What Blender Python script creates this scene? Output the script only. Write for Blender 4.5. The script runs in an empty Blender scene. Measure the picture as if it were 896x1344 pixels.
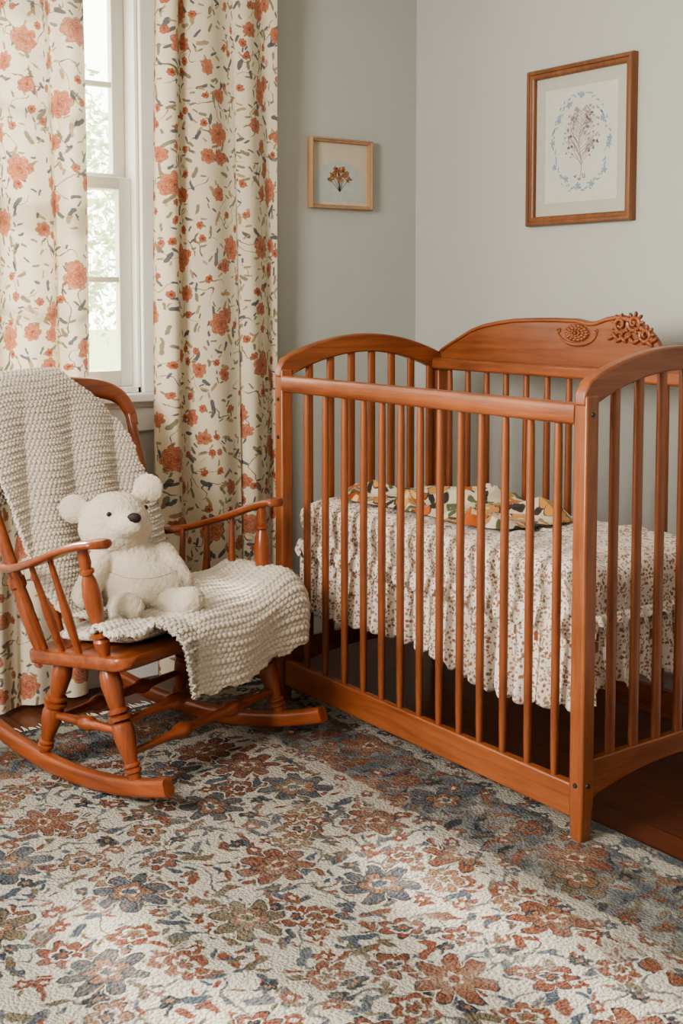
import bpy, bmesh, math, random
import numpy as np
from mathutils import Vector, Matrix, Euler
from mathutils.bvhtree import BVHTree
random.seed(7); np.random.seed(7)
PI = math.pi
sc = bpy.context.scene
COL = sc.collection
sc.view_settings.view_transform = 'AgX'
sc.view_settings.look = 'AgX - Medium High Contrast'
sc.view_settings.exposure = 0.0

# ---------------------------------------------------------------- camera
F = 1600.0; PX, PY = 448.0, 508.0; H = 1.30; PITCH = math.radians(4.2); YAW = math.radians(36.1)
cam = bpy.data.cameras.new('camera'); co = bpy.data.objects.new('camera', cam); COL.objects.link(co)
co.location = (0, 0, H); co.rotation_euler = (PI/2 - PITCH, 0, -YAW)
cam.sensor_width = 36; cam.lens = F/1344*36; cam.shift_y = -(672-PY)/1344; cam.clip_start = .05
sc.camera = co
RM = Euler((PI/2 - PITCH, 0, -YAW)).to_matrix()
def ray(px, py): return RM @ Vector(((px-PX)/F, -(py-PY)/F, -1))
def onX(px, py, X): d = ray(px, py); k = X/d.x; return Vector((X, d.y*k, H+d.z*k))
def onY(px, py, Y): d = ray(px, py); k = Y/d.y; return Vector((d.x*k, Y, H+d.z*k))
FW = Vector((math.sin(YAW), math.cos(YAW), 0))
def atD(px, py, D): d = ray(px, py); k = D/d.dot(FW); return Vector((d.x*k, d.y*k, H+d.z*k))
# chair frame
CC = Vector((1.572, 2.995, 0)); TH = math.radians(20)
RZ = Matrix.Rotation(TH, 3, 'Z')
def cl(px, py, D): return RZ.inverted() @ (atD(px, py, D-.10)-CC)
def cw(p): return RZ @ Vector(p) + CC

# ---------------------------------------------------------------- node helpers
class NT:
    def __init__(s, name):
        s.m = bpy.data.materials.new(name); s.m.use_nodes = True; s.t = s.m.node_tree
        s.b = s.t.nodes['Principled BSDF']; s.out = s.t.nodes['Material Output']
    def n(s, ty, **k):
        x = s.t.nodes.new(ty)
        for a, v in k.items(): setattr(x, a, v)
        return x
    def ln(s, v, sock):
        if isinstance(v, bpy.types.NodeSocket): s.t.links.new(v, sock)
        else: sock.default_value = v
    def M(s, op, *a, clamp=False):
        x = s.n('ShaderNodeMath', operation=op); x.use_clamp = clamp
        for i, v in enumerate(a): s.ln(v, x.inputs[i])
        return x.outputs[0]
    def V(s, op, *a):
        x = s.n('ShaderNodeVectorMath', operation=op)
        for i, v in enumerate(a): s.ln(v, x.inputs[i])
        return x.outputs[0]
    def mix(s, f, a, b):
        x = s.n('ShaderNodeMix', data_type='RGBA')
        s.ln(f, x.inputs[0])
        for v, i in ((a, 6), (b, 7)):
            if isinstance(v, tuple) and len(v) == 3: v = v+(1,)
            s.ln(v, x.inputs[i])
        return x.outputs[2]
    def sep(s, v):
        x = s.n('ShaderNodeSeparateXYZ'); s.ln(v, x.inputs[0]); return x.outputs
    def comb(s, a, b, c=0.0):
        x = s.n('ShaderNodeCombineXYZ')
        for i, v in enumerate((a, b, c)): s.ln(v, x.inputs[i])
        return x.outputs[0]
    def co(s, k='Object'): return s.n('ShaderNodeTexCoord').outputs[k]
    def noise(s, vec, scale, detail=2, rough=.5, dist=0):
        x = s.n('ShaderNodeTexNoise'); s.ln(vec, x.inputs['Vector'])
        x.inputs['Scale'].default_value = scale; x.inputs['Detail'].default_value = detail
        x.inputs['Roughness'].default_value = rough; x.inputs['Distortion'].default_value = dist
        return x.outputs[0]
    def wobble(s, vec, scale, amt, detail=1):
        nz = s.n('ShaderNodeTexNoise'); nz.inputs['Scale'].default_value = scale; nz.inputs['Detail'].default_value = detail
        s.ln(vec, nz.inputs['Vector'])
        w = s.V('SCALE', s.V('SUBTRACT', nz.outputs['Color'], (.5, .5, .5))); w.node.inputs['Scale'].default_value = amt
        return s.V('ADD', vec, w)
    def vor(s, vec, scale, rand=1.0, dim='2D', feature='F1'):
        x = s.n('ShaderNodeTexVoronoi', voronoi_dimensions=dim, feature=feature)
        s.ln(vec, x.inputs['Vector']); x.inputs['Scale'].default_value = scale
        x.inputs['Randomness'].default_value = rand
        return x.outputs
    def lt(s, r, R, soft=.002):      # 1 where r<R
        return s.M('ADD', s.M('DIVIDE', s.M('SUBTRACT', R, r), soft), .5, clamp=True)
    def cell(s, vec, scale, rand, off):
        v = s.V('ADD', vec, off)
        o = s.vor(v, scale, rand)
        d = s.sep(s.V('SUBTRACT', v, o['Position']))
        c = s.n('ShaderNodeSeparateColor'); s.ln(o['Color'], c.inputs[0])
        ang = s.M('ARCTAN2', d[1], d[0])
        ln = s.M('SQRT', s.M('ADD', s.M('MULTIPLY', d[0], d[0]), s.M('MULTIPLY', d[1], d[1])))
        return ang, ln, c.outputs
    def petal(s, ang, ln, rc, n, amp, ph=0.0):     # rounded petals with notches between them
        a = s.M('ADD', s.M('MULTIPLY', ang, n/2.0), s.M('MULTIPLY_ADD', rc[0], 6.283, ph))
        w = s.M('SUBTRACT', 1.0, s.M('ABSOLUTE', s.M('COSINE', a)))
        return s.M('MULTIPLY', ln, s.M('ADD', 1.0, s.M('MULTIPLY', s.M('POWER', w, 1.5), amp)))
    def leaf(s, vec, scale, rand, off, amp=.55):
        ang, ln, rc = s.cell(vec, scale, rand, off)
        w = s.M('COSINE', s.M('ADD', s.M('MULTIPLY', ang, 2.0), s.M('MULTIPLY', rc[0], 6.283)))
        return s.M('MULTIPLY', ln, s.M('ADD', 1.0, s.M('MULTIPLY', w, amp))), rc
    def bump(s, h, strength=.3, dist=.01):
        x = s.n('ShaderNodeBump'); x.inputs['Strength'].default_value = strength; x.inputs['Distance'].default_value = dist
        s.ln(h, x.inputs['Height']); s.t.links.new(x.outputs[0], s.b.inputs['Normal']); return x.outputs[0]
    def fin(s, col=None, rough=.5, spec=.5, sheen=0):
        if col is not None:
            if isinstance(col, tuple): col = col+(1,) if len(col) == 3 else col
            s.ln(col, s.b.inputs['Base Color'])
        s.ln(rough, s.b.inputs['Roughness']); s.b.inputs['Specular IOR Level'].default_value = spec
        if sheen: s.b.inputs['Sheen Weight'].default_value = sheen
        return s.m

def plain(name, col, rough=.5, spec=.5, ns=40, var=.08, bs=0.0, bscale=200, sheen=0, bd=.003):
    t = NT(name); c = t.co()
    n = t.noise(c, ns, 3)
    dk = tuple(x*(1-var) for x in col); lt = tuple(min(1, x*(1+var)) for x in col)
    if bs: t.bump(t.noise(c, bscale, 3), bs, bd)
    return t.fin(t.mix(n, dk, lt), rough, spec, sheen)

def wood(name, c1, c2, axis='Z', rough=.33, coat=.25, scale=1.0):
    t = NT(name); c = t.co()
    sc3 = {'X': (1.6, 24, 24), 'Y': (24, 1.6, 24), 'Z': (24, 24, 1.6)}[axis]
    v = t.V('MULTIPLY', c, tuple(a*scale for a in sc3))
    n1 = t.noise(v, 1.3, 5, .6, .8); n2 = t.noise(v, 9, 3, .65); n3 = t.noise(c, 5, 2)
    f = t.M('ADD', t.M('MULTIPLY', n1, .6), t.M('ADD', t.M('MULTIPLY', n2, .22), t.M('MULTIPLY', n3, .25)))
    f = t.M('MULTIPLY', t.M('SUBTRACT', f, .36), 2.7, clamp=True)
    t.bump(n2, .08, .002)
    m = t.fin(t.mix(f, c1, c2), t.M('ADD', rough-.05, t.M('MULTIPLY', n2, .15)), .5)
    t.b.inputs['Coat Weight'].default_value = coat; t.b.inputs['Coat Roughness'].default_value = .2
    return m

CW1, CW2 = (.145, .038, .014), (.40, .130, .048)
HW1, HW2 = (.12, .027, .010), (.38, .102, .034)
M = {}
M['crib_v'] = wood('cherry wood upright', CW1, CW2, 'Z')
M['crib_y'] = wood('cherry wood rail', CW1, CW2, 'Y')
M['crib_x'] = wood('cherry wood end rail', CW1, CW2, 'X')
M['board'] = wood('cherry wood back board', (.14, .038, .013), (.33, .105, .038), 'Y')
M['carve'] = wood('carved cherry wood', (.13, .036, .014), (.38, .13, .05), 'Y', .42)
M['chair'] = wood('chair maple stain', HW1, HW2, 'Z', .28, .35)
M['chair_x'] = wood('chair maple stain cross', HW1, HW2, 'X', .28, .35)
M['chair_y'] = wood('chair maple stain length', HW1, HW2, 'Y', .28, .35)
M['bolt'] = plain('dark bolt metal', (.03, .025, .02), .4)
M['frame_dark'] = wood('walnut frame wood', (.14, .052, .02), (.30, .12, .05), 'Z', .4)
M['frame_light'] = wood('light oak frame wood', (.36, .20, .11), (.52, .32, .19), 'Z', .5, .05)
M['mat'] = plain('cream mat board', (.50, .485, .42), .8, .2)
M['paper'] = plain('ivory paper', (.62, .61, .54), .8, .2)
M['paper_small'] = plain('cream linen paper', (.60, .53, .42), .8, .2, 200, .08)
M['paper_blue'] = plain('pale grey green paper', (.48, .52, .48), .8, .2, 60, .12)
M['ink_blue'] = plain('blue green ink', (.28, .36, .44), .8, .1, 90, .3)
M['ink_mauve'] = plain('pinkish grey ink', (.38, .29, .30), .8, .1, 90, .3)
M['ink_red'] = plain('rust ink', (.40, .17, .08), .8, .1, 90, .3)
M['ink_green'] = plain('brown green ink', (.15, .13, .09), .8, .1, 90, .3)
M['white'] = plain('white trim paint', (.74, .74, .71), .4, .4, 8, .03)
M['wall'] = plain('pale grey wall paint', (.50, .505, .465), .75, .25, 3, .03, .12, 260)
M['ceiling'] = plain('ceiling paint', (.7, .7, .68), .8, .2)
M['plush'] = plain('cream plush', (.72, .62, .48), .95, .1, 60, .07, .9, 330, .5, .006)
M['plush_dark'] = plain('dark brown thread', (.030, .018, .015), .5, .3, 300, .3, .3, 600)
M['eye'] = plain('black bead', (.01, .01, .01), .15)
M['seam'] = plain('seam thread', (.42, .34, .25), .9, .1)
M['brass'] = plain('aged brass rod', (.3, .2, .1), .35)
M['soil'] = plain('lawn', (.40, .47, .26), .9, .1, 3, .3)
M['bark'] = plain('bark', (.3, .26, .22), .9, .1)

# floor planks
t = NT('dark red brown plank floor'); c = t.co(); o = t.sep(c)
row = t.M('FLOOR', t.M('DIVIDE', o[0], .09))
wn = t.n('ShaderNodeTexWhiteNoise', noise_dimensions='1D'); t.ln(row, wn.inputs['W'])
v = t.V('MULTIPLY', t.V('ADD', c, t.comb(0.0, t.M('MULTIPLY', wn.outputs[0], 7.0))), (30, 2.5, 1))
g = t.noise(v, 1.5, 5, .6, .5)
f = t.M('ADD', t.M('MULTIPLY', g, .7), t.M('MULTIPLY', wn.outputs[0], .3))
edge = t.M('ABSOLUTE', t.M('SUBTRACT', t.M('FRACT', t.M('DIVIDE', o[0], .09)), .5))
gap = t.lt(.485, edge, .01)
colr = t.mix(gap, t.mix(f, (.04, .013, .007), (.19, .06, .028)), (.012, .006, .004))
t.bump(t.M('SUBTRACT', g, gap), .15, .003)
M['floor'] = t.fin(colr, .28, .5)

# rug
t = NT('persian rug pile'); c = t.co(); o = t.sep(c)      # rug object: x from right edge, y from far edge
RUST, TAN, NAVY, SLATE, CREAM, OLIVE = (.27, .072, .031), (.36, .18, .095), (.026, .033, .050), (.075, .105, .145), (.76, .70, .59), (.19, .145, .08)
fv = t.wobble(t.wobble(t.wobble(c, 4, .06), 19, .036, 2), 60, .012, 2)
SO = .004
def rugfield(base, off, dense):
    n1 = t.noise(t.V('ADD', fv, (off, 3., 0)), 5.4, 1, .4)
    x = t.mix(t.M('MULTIPLY', t.lt(t.M('ABSOLUTE', t.M('SUBTRACT', n1, .5)), .009, .007), .9), base, t.mix(.4, SLATE, OLIVE))
    for k, (scl, R) in enumerate(((10.5, .0155), (16, .0110), (25, .0070))):
        r, rc = t.leaf(fv, scl, .95, (off+k*1.7, .3+k, 0))
        cc = t.mix(t.lt(rc[1], .40, .01), t.mix(t.lt(rc[1], .68, .01), RUST, OLIVE), SLATE if not dense else NAVY)
        x = t.mix(t.M('MULTIPLY', t.lt(r, R, SO), t.lt(rc[2], .76, .01)), x, cc)
    a, l, rc = t.cell(fv, 12, .9, (off+.9, 2.1, 0)); r = t.petal(a, l, rc, 5, .6)
    on = t.lt(rc[2], .65, .01)
    x = t.mix(t.M('MULTIPLY', on, t.lt(r, .022, SO)), x, t.mix(t.lt(rc[1], .45, .01), RUST, NAVY))
    x = t.mix(t.M('MULTIPLY', on, t.lt(r, .008, SO)), x, t.mix(t.lt(rc[1], .45, .01), CREAM, TAN))
    a, l, rc = t.cell(fv, 6.2, .9, (off+.4, 5.1, 0)); r = t.petal(a, l, rc, 6, .7); r2 = t.petal(a, l, rc, 5, .7, .8)
    dk = t.mix(t.lt(rc[1], .6, .01), OLIVE, NAVY); pet = t.mix(t.lt(rc[2], .4, .01), RUST, TAN)
    on = t.lt(rc[0], .9, .01)
    for R, cc, q in ((.053, base, r), (.049, dk, r), (.044, pet, r), (.026, CREAM if not dense else TAN, r2), (.018, dk, r2), (.008, pet, l)):
        x = t.mix(t.M('MULTIPLY', on, t.lt(q, R, SO)), x, cc)
    a, l, rc = t.cell(fv, 3.7, .9, (off+2.2, 8.3, 0)); r = t.petal(a, l, rc, 7, 1.0); r2 = t.petal(a, l, rc, 5, .9, .5)
    p1 = t.mix(t.lt(rc[1], .66, .01), t.mix(t.lt(rc[1], .82, .01), OLIVE, SLATE), RUST); p2 = t.mix(t.lt(rc[1], .4, .01), NAVY, TAN)
    on = t.lt(rc[2], .85, .01)
    vein = t.M('MULTIPLY', t.lt(t.M('ABSOLUTE', t.M('SINE', t.M('ADD', t.M('MULTIPLY', a, 9.), t.M('MULTIPLY', rc[0], 6.28)))), .25, .25), .8)
    for R, cc, q in ((.102, base, r), (.090, NAVY, r), (.085, t.mix(vein, p1, TAN), r), (.054, p2, r2), (.047, t.mix(vein, TAN, RUST), r2), (.024, CREAM, r2), (.014, p1, l)):
        x = t.mix(t.M('MULTIPLY', on, t.lt(q, R, SO)), x, cc)
    return x
field = rugfield(CREAM, 0.0, False)
bordr = rugfield(t.mix(t.M('MULTIPLY', t.M('SUBTRACT', t.noise(fv, 14, 2), .32), 2.2, clamp=True), SLATE, (.50, .47, .41)), 11.0, True)
dist = t.M('MINIMUM', t.M('MULTIPLY', o[0], -1.0), t.M('MULTIPLY', o[1], -1.0))
dist = t.M('ADD', dist, t.M('MULTIPLY', t.M('SUBTRACT', t.noise(c, 13, 3), .5), .09))
x = t.mix(t.lt(dist, .35, .03), field, bordr)
def band(x, a, b, colr, w=1.0):
    k = t.M('MULTIPLY', t.M('MULTIPLY', t.lt(dist, b, .010), t.lt(a, dist, .010)), w); return t.mix(k, x, colr)
a, l, rc = t.cell(fv, 17, .9, (3.1, 1.2, 0)); r = t.petal(a, l, rc, 5, .6)
guard = t.mix(t.lt(r, .021, SO), CREAM, t.mix(t.lt(rc[1], .5, .01), SLATE, RUST)); guard = t.mix(t.lt(r, .007, SO), guard, CREAM)
x = band(x, .33, .385, guard, .8)
x = band(x, .03, .09, guard, .85); x = band(x, .09, .098, NAVY, .5); x = band(x, -.05, .03, SLATE, .6)
fade = t.noise(c, 7, 5, .75)
x = t.mix(t.M('MULTIPLY', t.M('SUBTRACT', fade, .46), 1.3, clamp=True), x, CREAM)
tuft = t.vor(c, 130, 1, '3D')['Distance']; fine = t.noise(c, 260, 3, .75)
x = t.mix(t.M('MULTIPLY', t.M('SUBTRACT', fine, .42), 1.1, clamp=True), x, t.mix(.55, x, CREAM))
hh = t.M('ADD', t.M('MULTIPLY', tuft, -1.0), t.M('MULTIPLY', fine, .9))
t.bump(hh, 1.0, .022)
M['rug'] = t.fin(x, .95, .1, .1)
M['fringe'] = plain('white wool fringe', (.7, .67, .6), .95, .1)

# floral cloth (UV in metres)
t = NT('ivory curtain with coral roses'); uv = t.co('UV')
v = t.wobble(t.wobble(uv, 9, .03), 45, .012, 3)
x = (.76, .67, .505, 1)
n1 = t.noise(v, 9, 1, .4); msk = t.lt(.50, t.noise(uv, 8, 1), .04)
x = t.mix(t.M('MULTIPLY', t.lt(t.M('ABSOLUTE', t.M('SUBTRACT', n1, .5)), .0055, .003), msk), x, (.22, .16, .10))
for k, (s_, R, th) in enumerate(((12, .0098, .62), (18, .0075, .6), (29, .0048, .6))):
    r, rc = t.leaf(v, s_, .95, (1.3*k+.2, 4.+k, 0))
    cc = t.mix(t.lt(rc[1], .34, .01), t.mix(t.lt(rc[1], .72, .01), (.40, .27, .15), (.22, .19, .12)), (.09, .095, .12))
    x = t.mix(t.M('MULTIPLY', t.M('MULTIPLY', t.lt(r, R, .0015), t.lt(rc[2], th, .01)), .9), x, cc)
pn = t.noise(v, 90, 3, .6)
for k, (s_, R, th, off) in enumerate(((12.5, .0135, .6, (.7, 6., 0)), (7.0, .027, .62, (5.7, 2., 0)), (4.6, .043, .82, (3., 8., 0)))):
    a, l, rc = t.cell(v, s_, .85, off)
    on = t.lt(rc[2], th, .01)
    for j, (q, n, ph) in enumerate(((1., 7, 0.), (.84, 6, .9), (.66, 5, 1.9), (.48, 4, 2.6), (.31, 4, .4), (.16, 3, 1.1))):
        if k == 0 and j > 2: continue
        if k == 1 and j > 4: continue
        r = t.petal(a, l, rc, n, .30, ph)
        g_ = t.M('POWER', t.M('DIVIDE', r, R*q), 2.0, clamp=True)
        g_ = t.M('ADD', t.M('MULTIPLY', g_, .8), t.M('MULTIPLY', t.M('SUBTRACT', pn, .48), 1.6), clamp=True)
        cc = t.mix(g_, (.30, .06, .028), (.69, .34, .215))
        x = t.mix(t.M('MULTIPLY', on, t.lt(r, R*q, .0012)), x, cc)
        x = t.mix(t.M('MULTIPLY', t.M('MULTIPLY', on, t.lt(t.M('ABSOLUTE', t.M('SUBTRACT', r, R*q*.98)), .0009, .0009)), .6), x, (.26, .055, .028))
t.bump(t.noise(uv, 500, 2), .15, .001)
t.fin(x, .85, .15, .2)
tr = t.n('ShaderNodeBsdfTranslucent'); t.ln(x, tr.inputs[0])
m1 = t.n('ShaderNodeMixShader'); m1.inputs[0].default_value = .13
t.t.links.new(t.b.outputs[0], m1.inputs[1]); t.t.links.new(tr.outputs[0], m1.inputs[2])
tp = t.n('ShaderNodeBsdfTransparent'); m2 = t.n('ShaderNodeMixShader'); m2.inputs[0].default_value = .01
t.t.links.new(m1.outputs[0], m2.inputs[1]); t.t.links.new(tp.outputs[0], m2.inputs[2])
t.t.links.new(m2.outputs[0], t.out.inputs[0])
M['curtain'] = t.m
# quilt
t = NT('bright floral quilt'); uv = t.co('UV'); v = t.wobble(uv, 24, .022, 2)
x = (.68, .58, .43, 1)
for k, (s_, R, th) in enumerate(((14, .015, .9), (22, .010, .8))):
    r, rc = t.leaf(v, s_, .95, (1.3*k+.2, 4.+k, 0), .6)
    cc = t.mix(t.lt(rc[1], .4, .01), t.mix(t.lt(rc[1], .7, .01), (.40, .22, .08), (.13, .14, .07)), (.06, .05, .045))
    x = t.mix(t.M('MULTIPLY', t.lt(r, R, .002), t.lt(rc[2], th, .01)), x, cc)
a, l, rc = t.cell(v, 9.5, .85, (3., 3., 0)); r = t.petal(a, l, rc, 5, .6); on = t.lt(rc[2], .8, .01)
x = t.mix(t.M('MULTIPLY', on, t.lt(r, .042, .002)), x, (.10, .05, .03)); x = t.mix(t.M('MULTIPLY', on, t.lt(r, .038, .002)), x, t.mix(t.lt(rc[1], .6, .01), (.55, .28, .10), (.46, .12, .035)))
x = t.mix(t.M('MULTIPLY', on, t.lt(l, .011, .002)), x, (.66, .5, .25))
t.bump(t.noise(uv, 90, 2), .3, .004)
M['quilt'] = t.fin(x, .85, .15, .2)

def ditsy(name, base, cols, s1=42, th=.34):
    t = NT(name); c = t.co()
    x = base
    for k in range(3):
        o = t.vor(t.V('ADD', c, (k*3.3, k*1.7, k*2.2)), s1*(1+.3*k), 1, '3D')
        cs = t.n('ShaderNodeSeparateColor'); t.ln(o['Color'], cs.inputs[0])
        d = t.M('ADD', o['Distance'], t.M('MULTIPLY', t.M('SUBTRACT', t.noise(c, 220, 1), .5), .4))
        cc = t.mix(t.lt(cs.outputs[1], .5, .01), cols[(k+1) % 3], cols[k])
        x = t.mix(t.M('MULTIPLY', t.lt(d, th, .06), t.lt(cs.outputs[2], .66, .01)), x, cc)
    t.bump(t.noise(c, 45, 3), .4, .008)
    return t.fin(x, .9, .1, .2)
M['ditsy'] = ditsy('small print cotton', (.77, .69, .60), ((.34, .15, .10), (.27, .23, .15), (.46, .28, .20)), 70, .34)
M['cushion'] = ditsy('cushion print cotton', (.66, .58, .50), ((.38, .2, .15), (.3, .27, .2), (.5, .35, .25)), 60)
t = NT('cream chunky wool'); c = t.co()
n = t.noise(c, 450, 3, .7); n2 = t.vor(c, 75, 1, '3D')
t.bump(n, .7, .003)
fl = t.lt(n2['Distance'], .14, .05)
M['knit'] = t.fin(t.mix(t.M('MULTIPLY', fl, .4), t.mix(n, (.56, .49, .40), (.72, .65, .55)), (.28, .24, .19)), .95, .1, .3)
# glass
t = NT('window glass'); t.fin((.9, .95, .93), .02)
tp = t.n('ShaderNodeBsdfTransparent'); gl = t.n('ShaderNodeBsdfGlossy'); gl.inputs['Roughness'].default_value = .02
mxs = t.n('ShaderNodeMixShader'); mxs.inputs[0].default_value = .04
t.t.links.new(tp.outputs[0], mxs.inputs[1]); t.t.links.new(gl.outputs[0], mxs.inputs[2]); t.t.links.new(mxs.outputs[0], t.out.inputs[0])
M['glass'] = t.m
# leaves outdoors
t = NT('pale leaf'); cc = t.mix(t.noise(t.co(), 3, 2), (.56, .64, .40), (.78, .83, .63)); t.fin(cc, .6, .2)
tr = t.n('ShaderNodeBsdfTranslucent'); t.ln(cc, tr.inputs[0]); m1 = t.n('ShaderNodeMixShader'); m1.inputs[0].default_value = .6
t.t.links.new(t.b.outputs[0], m1.inputs[1]); t.t.links.new(tr.outputs[0], m1.inputs[2]); t.t.links.new(m1.outputs[0], t.out.inputs[0])
M['leaf'] = t.m

# ---------------------------------------------------------------- mesh helpers
class MB:
    def __init__(s, fn=None): s.v = []; s.f = []; s.fn = fn
    def add(s, V, Fc):
        b = len(s.v)
        for p in V:
            p = Vector(p); s.v.append(s.fn(p) if s.fn else p)
        s.f += [[i+b for i in f] for f in Fc]; return s
    def box(s, a, b):
        (x0, y0, z0), (x1, y1, z1) = a, b
        return s.add([(x0,y0,z0),(x1,y0,z0),(x1,y1,z0),(x0,y1,z0),(x0,y0,z1),(x1,y0,z1),(x1,y1,z1),(x0,y1,z1)],
                     [(0,3,2,1),(4,5,6,7),(0,1,5,4),(1,2,6,5),(2,3,7,6),(3,0,4,7)])
    def rings(s, R, cap=True):
        n = len(R[0]); V = [p for r in R for p in r]; Fc = []
        for i in range(len(R)-1):
            for j in range(n):
                k = (j+1) % n; Fc.append((i*n+j, i*n+k, (i+1)*n+k, (i+1)*n+j))
        if cap: Fc.append(tuple(range(n))[::-1]); Fc.append(tuple((len(R)-1)*n+j for j in range(n)))
        return s.add(V, Fc)
    def lathe(s, p0, p1, prof, seg=18):
        p0 = Vector(p0); p1 = Vector(p1); d = (p1-p0); q = d.normalized()
        a = q.orthogonal().normalized(); b = q.cross(a)
        return s.rings([[p0+d*t+(a*math.cos(2*PI*j/seg)+b*math.sin(2*PI*j/seg))*r for j in range(seg)] for t, r in prof])
    def tube(s, pts, r, seg=8):
        pts = [Vector(p) for p in pts]; R = []; up = None
        for i, p in enumerate(pts):
            d = (pts[min(i+1, len(pts)-1)]-pts[max(i-1, 0)]).normalized()
            if up is None: up = d.orthogonal().normalized()
            up = (up-d*up.dot(d)).normalized(); b = d.cross(up)
            rr = r[i] if isinstance(r, (list, tuple)) else r
            R.append([p+(up*math.cos(2*PI*j/seg)+b*math.sin(2*PI*j/seg))*rr for j in range(seg)])
        return s.rings(R)
    def sweep(s, pts, side, up, A, B, n=16, pw=3.5):
        R = []
        for i, p in enumerate(pts):
            a = A[i] if isinstance(A, (list, tuple)) else A; b = B[i] if isinstance(B, (list, tuple)) else B
            sd = side[i] if isinstance(side, list) else side; u = up[i] if isinstance(up, list) else up
            ring = []
            for j in range(n):
                th = 2*PI*(j+.5)/n; c_, s_ = math.cos(th), math.sin(th)
                ring.append(Vector(p)+Vector(sd)*a*math.copysign(abs(c_)**(2/pw), c_)+Vector(u)*b*math.copysign(abs(s_)**(2/pw), s_))
            R.append(ring)
        return s.rings(R)
    def strip(s, A, B, tv):
        tv = Vector(tv)/2
        return s.rings([[Vector(a)+tv, Vector(a)-tv, Vector(b)-tv, Vector(b)+tv] for a, b in zip(A, B)])
    def ell(s, c, r, seg=16, rg=10, rot=None):
        c = Vector(c)
        if not isinstance(r, (tuple, list)): r = (r, r, r)
        V = []; Fc = []
        for i in range(1, rg):
            ph = PI*i/rg
            for j in range(seg):
                th = 2*PI*j/seg; q = Vector((r[0]*math.sin(ph)*math.cos(th), r[1]*math.sin(ph)*math.sin(th), r[2]*math.cos(ph)))
                if rot is not None: q = rot @ q
                V.append(c+q)
        for z in (1, -1):
            q = Vector((0, 0, r[2]*z)); V.append(c+(rot @ q if rot is not None else q))
        T = len(V)-2; Bt = len(V)-1
        for i in range(rg-2):
            for j in range(seg):
                k = (j+1) % seg; Fc.append((i*seg+j, (i+1)*seg+j, (i+1)*seg+k, i*seg+k))
        for j in range(seg):
            k = (j+1) % seg; Fc.append((T, j, k)); Fc.append((Bt, (rg-2)*seg+k, (rg-2)*seg+j))
        return s.add(V, Fc)
    def build(s, name, mat, parent=None, origin=(0, 0, 0), bevel=0, smooth=True, ang=40, loc=None, seg=2):
        o_ = Vector(origin)
        me = bpy.data.meshes.new(name); me.from_pydata([p-o_ for p in s.v], [], s.f)
        bm = bmesh.new(); bm.from_mesh(me); bmesh.ops.recalc_face_normals(bm, faces=bm.faces); bm.to_mesh(me); bm.free()
        me.materials.append(mat)
        if smooth:
            me.shade_smooth(); me.set_sharp_from_angle(angle=math.radians(ang))
        ob = bpy.data.objects.new(name, me); COL.objects.link(ob)
        if parent: ob.parent = parent
        if loc is not None: ob.location = loc
        if bevel:
            b = ob.modifiers.new('bevel', 'BEVEL'); b.width = bevel; b.segments = seg; b.limit_method = 'ANGLE'; b.angle_limit = math.radians(35)
        return ob

def gridobj(name, P, mat, parent=None, uv=None, loc=None, solid=0, off=0, rot=None):
    nr, nc = P.shape[:2]
    me = bpy.data.meshes.new(name)
    idx = np.arange(nr*nc).reshape(nr, nc)
    q = np.stack([idx[:-1, :-1], idx[:-1, 1:], idx[1:, 1:], idx[1:, :-1]], -1).reshape(-1, 4)
    me.vertices.add(nr*nc); me.vertices.foreach_set('co', P.reshape(-1).astype(np.float32))
    me.loops.add(q.size); me.loops.foreach_set('vertex_index', q.reshape(-1).astype(np.int32))
    me.polygons.add(len(q)); me.polygons.foreach_set('loop_start', np.arange(0, q.size, 4, dtype=np.int32))
    me.update(calc_edges=True); me.validate()
    if uv is not None:
        l = me.uv_layers.new(name='UVMap'); l.data.foreach_set('uv', uv.reshape(-1, uv.shape[-1])[:, :2][q.reshape(-1)].reshape(-1).astype(np.float32))
    me.shade_smooth(); me.materials.append(mat)
    ob = bpy.data.objects.new(name, me); COL.objects.link(ob)
    if parent: ob.parent = parent
    if loc is not None: ob.location = loc
    if rot is not None: ob.rotation_euler = (0, 0, rot)
    if solid:
        m = ob.modifiers.new('thickness', 'SOLIDIFY'); m.thickness = solid; m.offset = off
    return ob

def tag(o, label, cat, group=None):
    o['label'] = label; o['category'] = cat
    if group: o['group'] = group
    return o
def thing(name, loc, label, cat, rot=0, group=None):
    o = bpy.data.objects.new(name, None); COL.objects.link(o); o.location = loc; o.rotation_euler = (0, 0, rot); o.empty_display_size = .1
    return tag(o, label, cat, group)
def struct(o): o['kind'] = 'structure'; return o
def catmull(P, n):
    P = [np.array(p, float) for p in P]; P = [2*P[0]-P[1]]+P+[2*P[-1]-P[-2]]; out = []; m = len(P)-3
    for k in range(n):
        u = k/(n-1)*m; i = min(int(u), m-1); t_ = u-i; a, b, c_, d = P[i:i+4]
        out.append(.5*((2*b)+(-a+c_)*t_+(2*a-5*b+4*c_-d)*t_**2+(-a+3*b-3*c_+d)*t_**3))
    return np.array(out)

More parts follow.
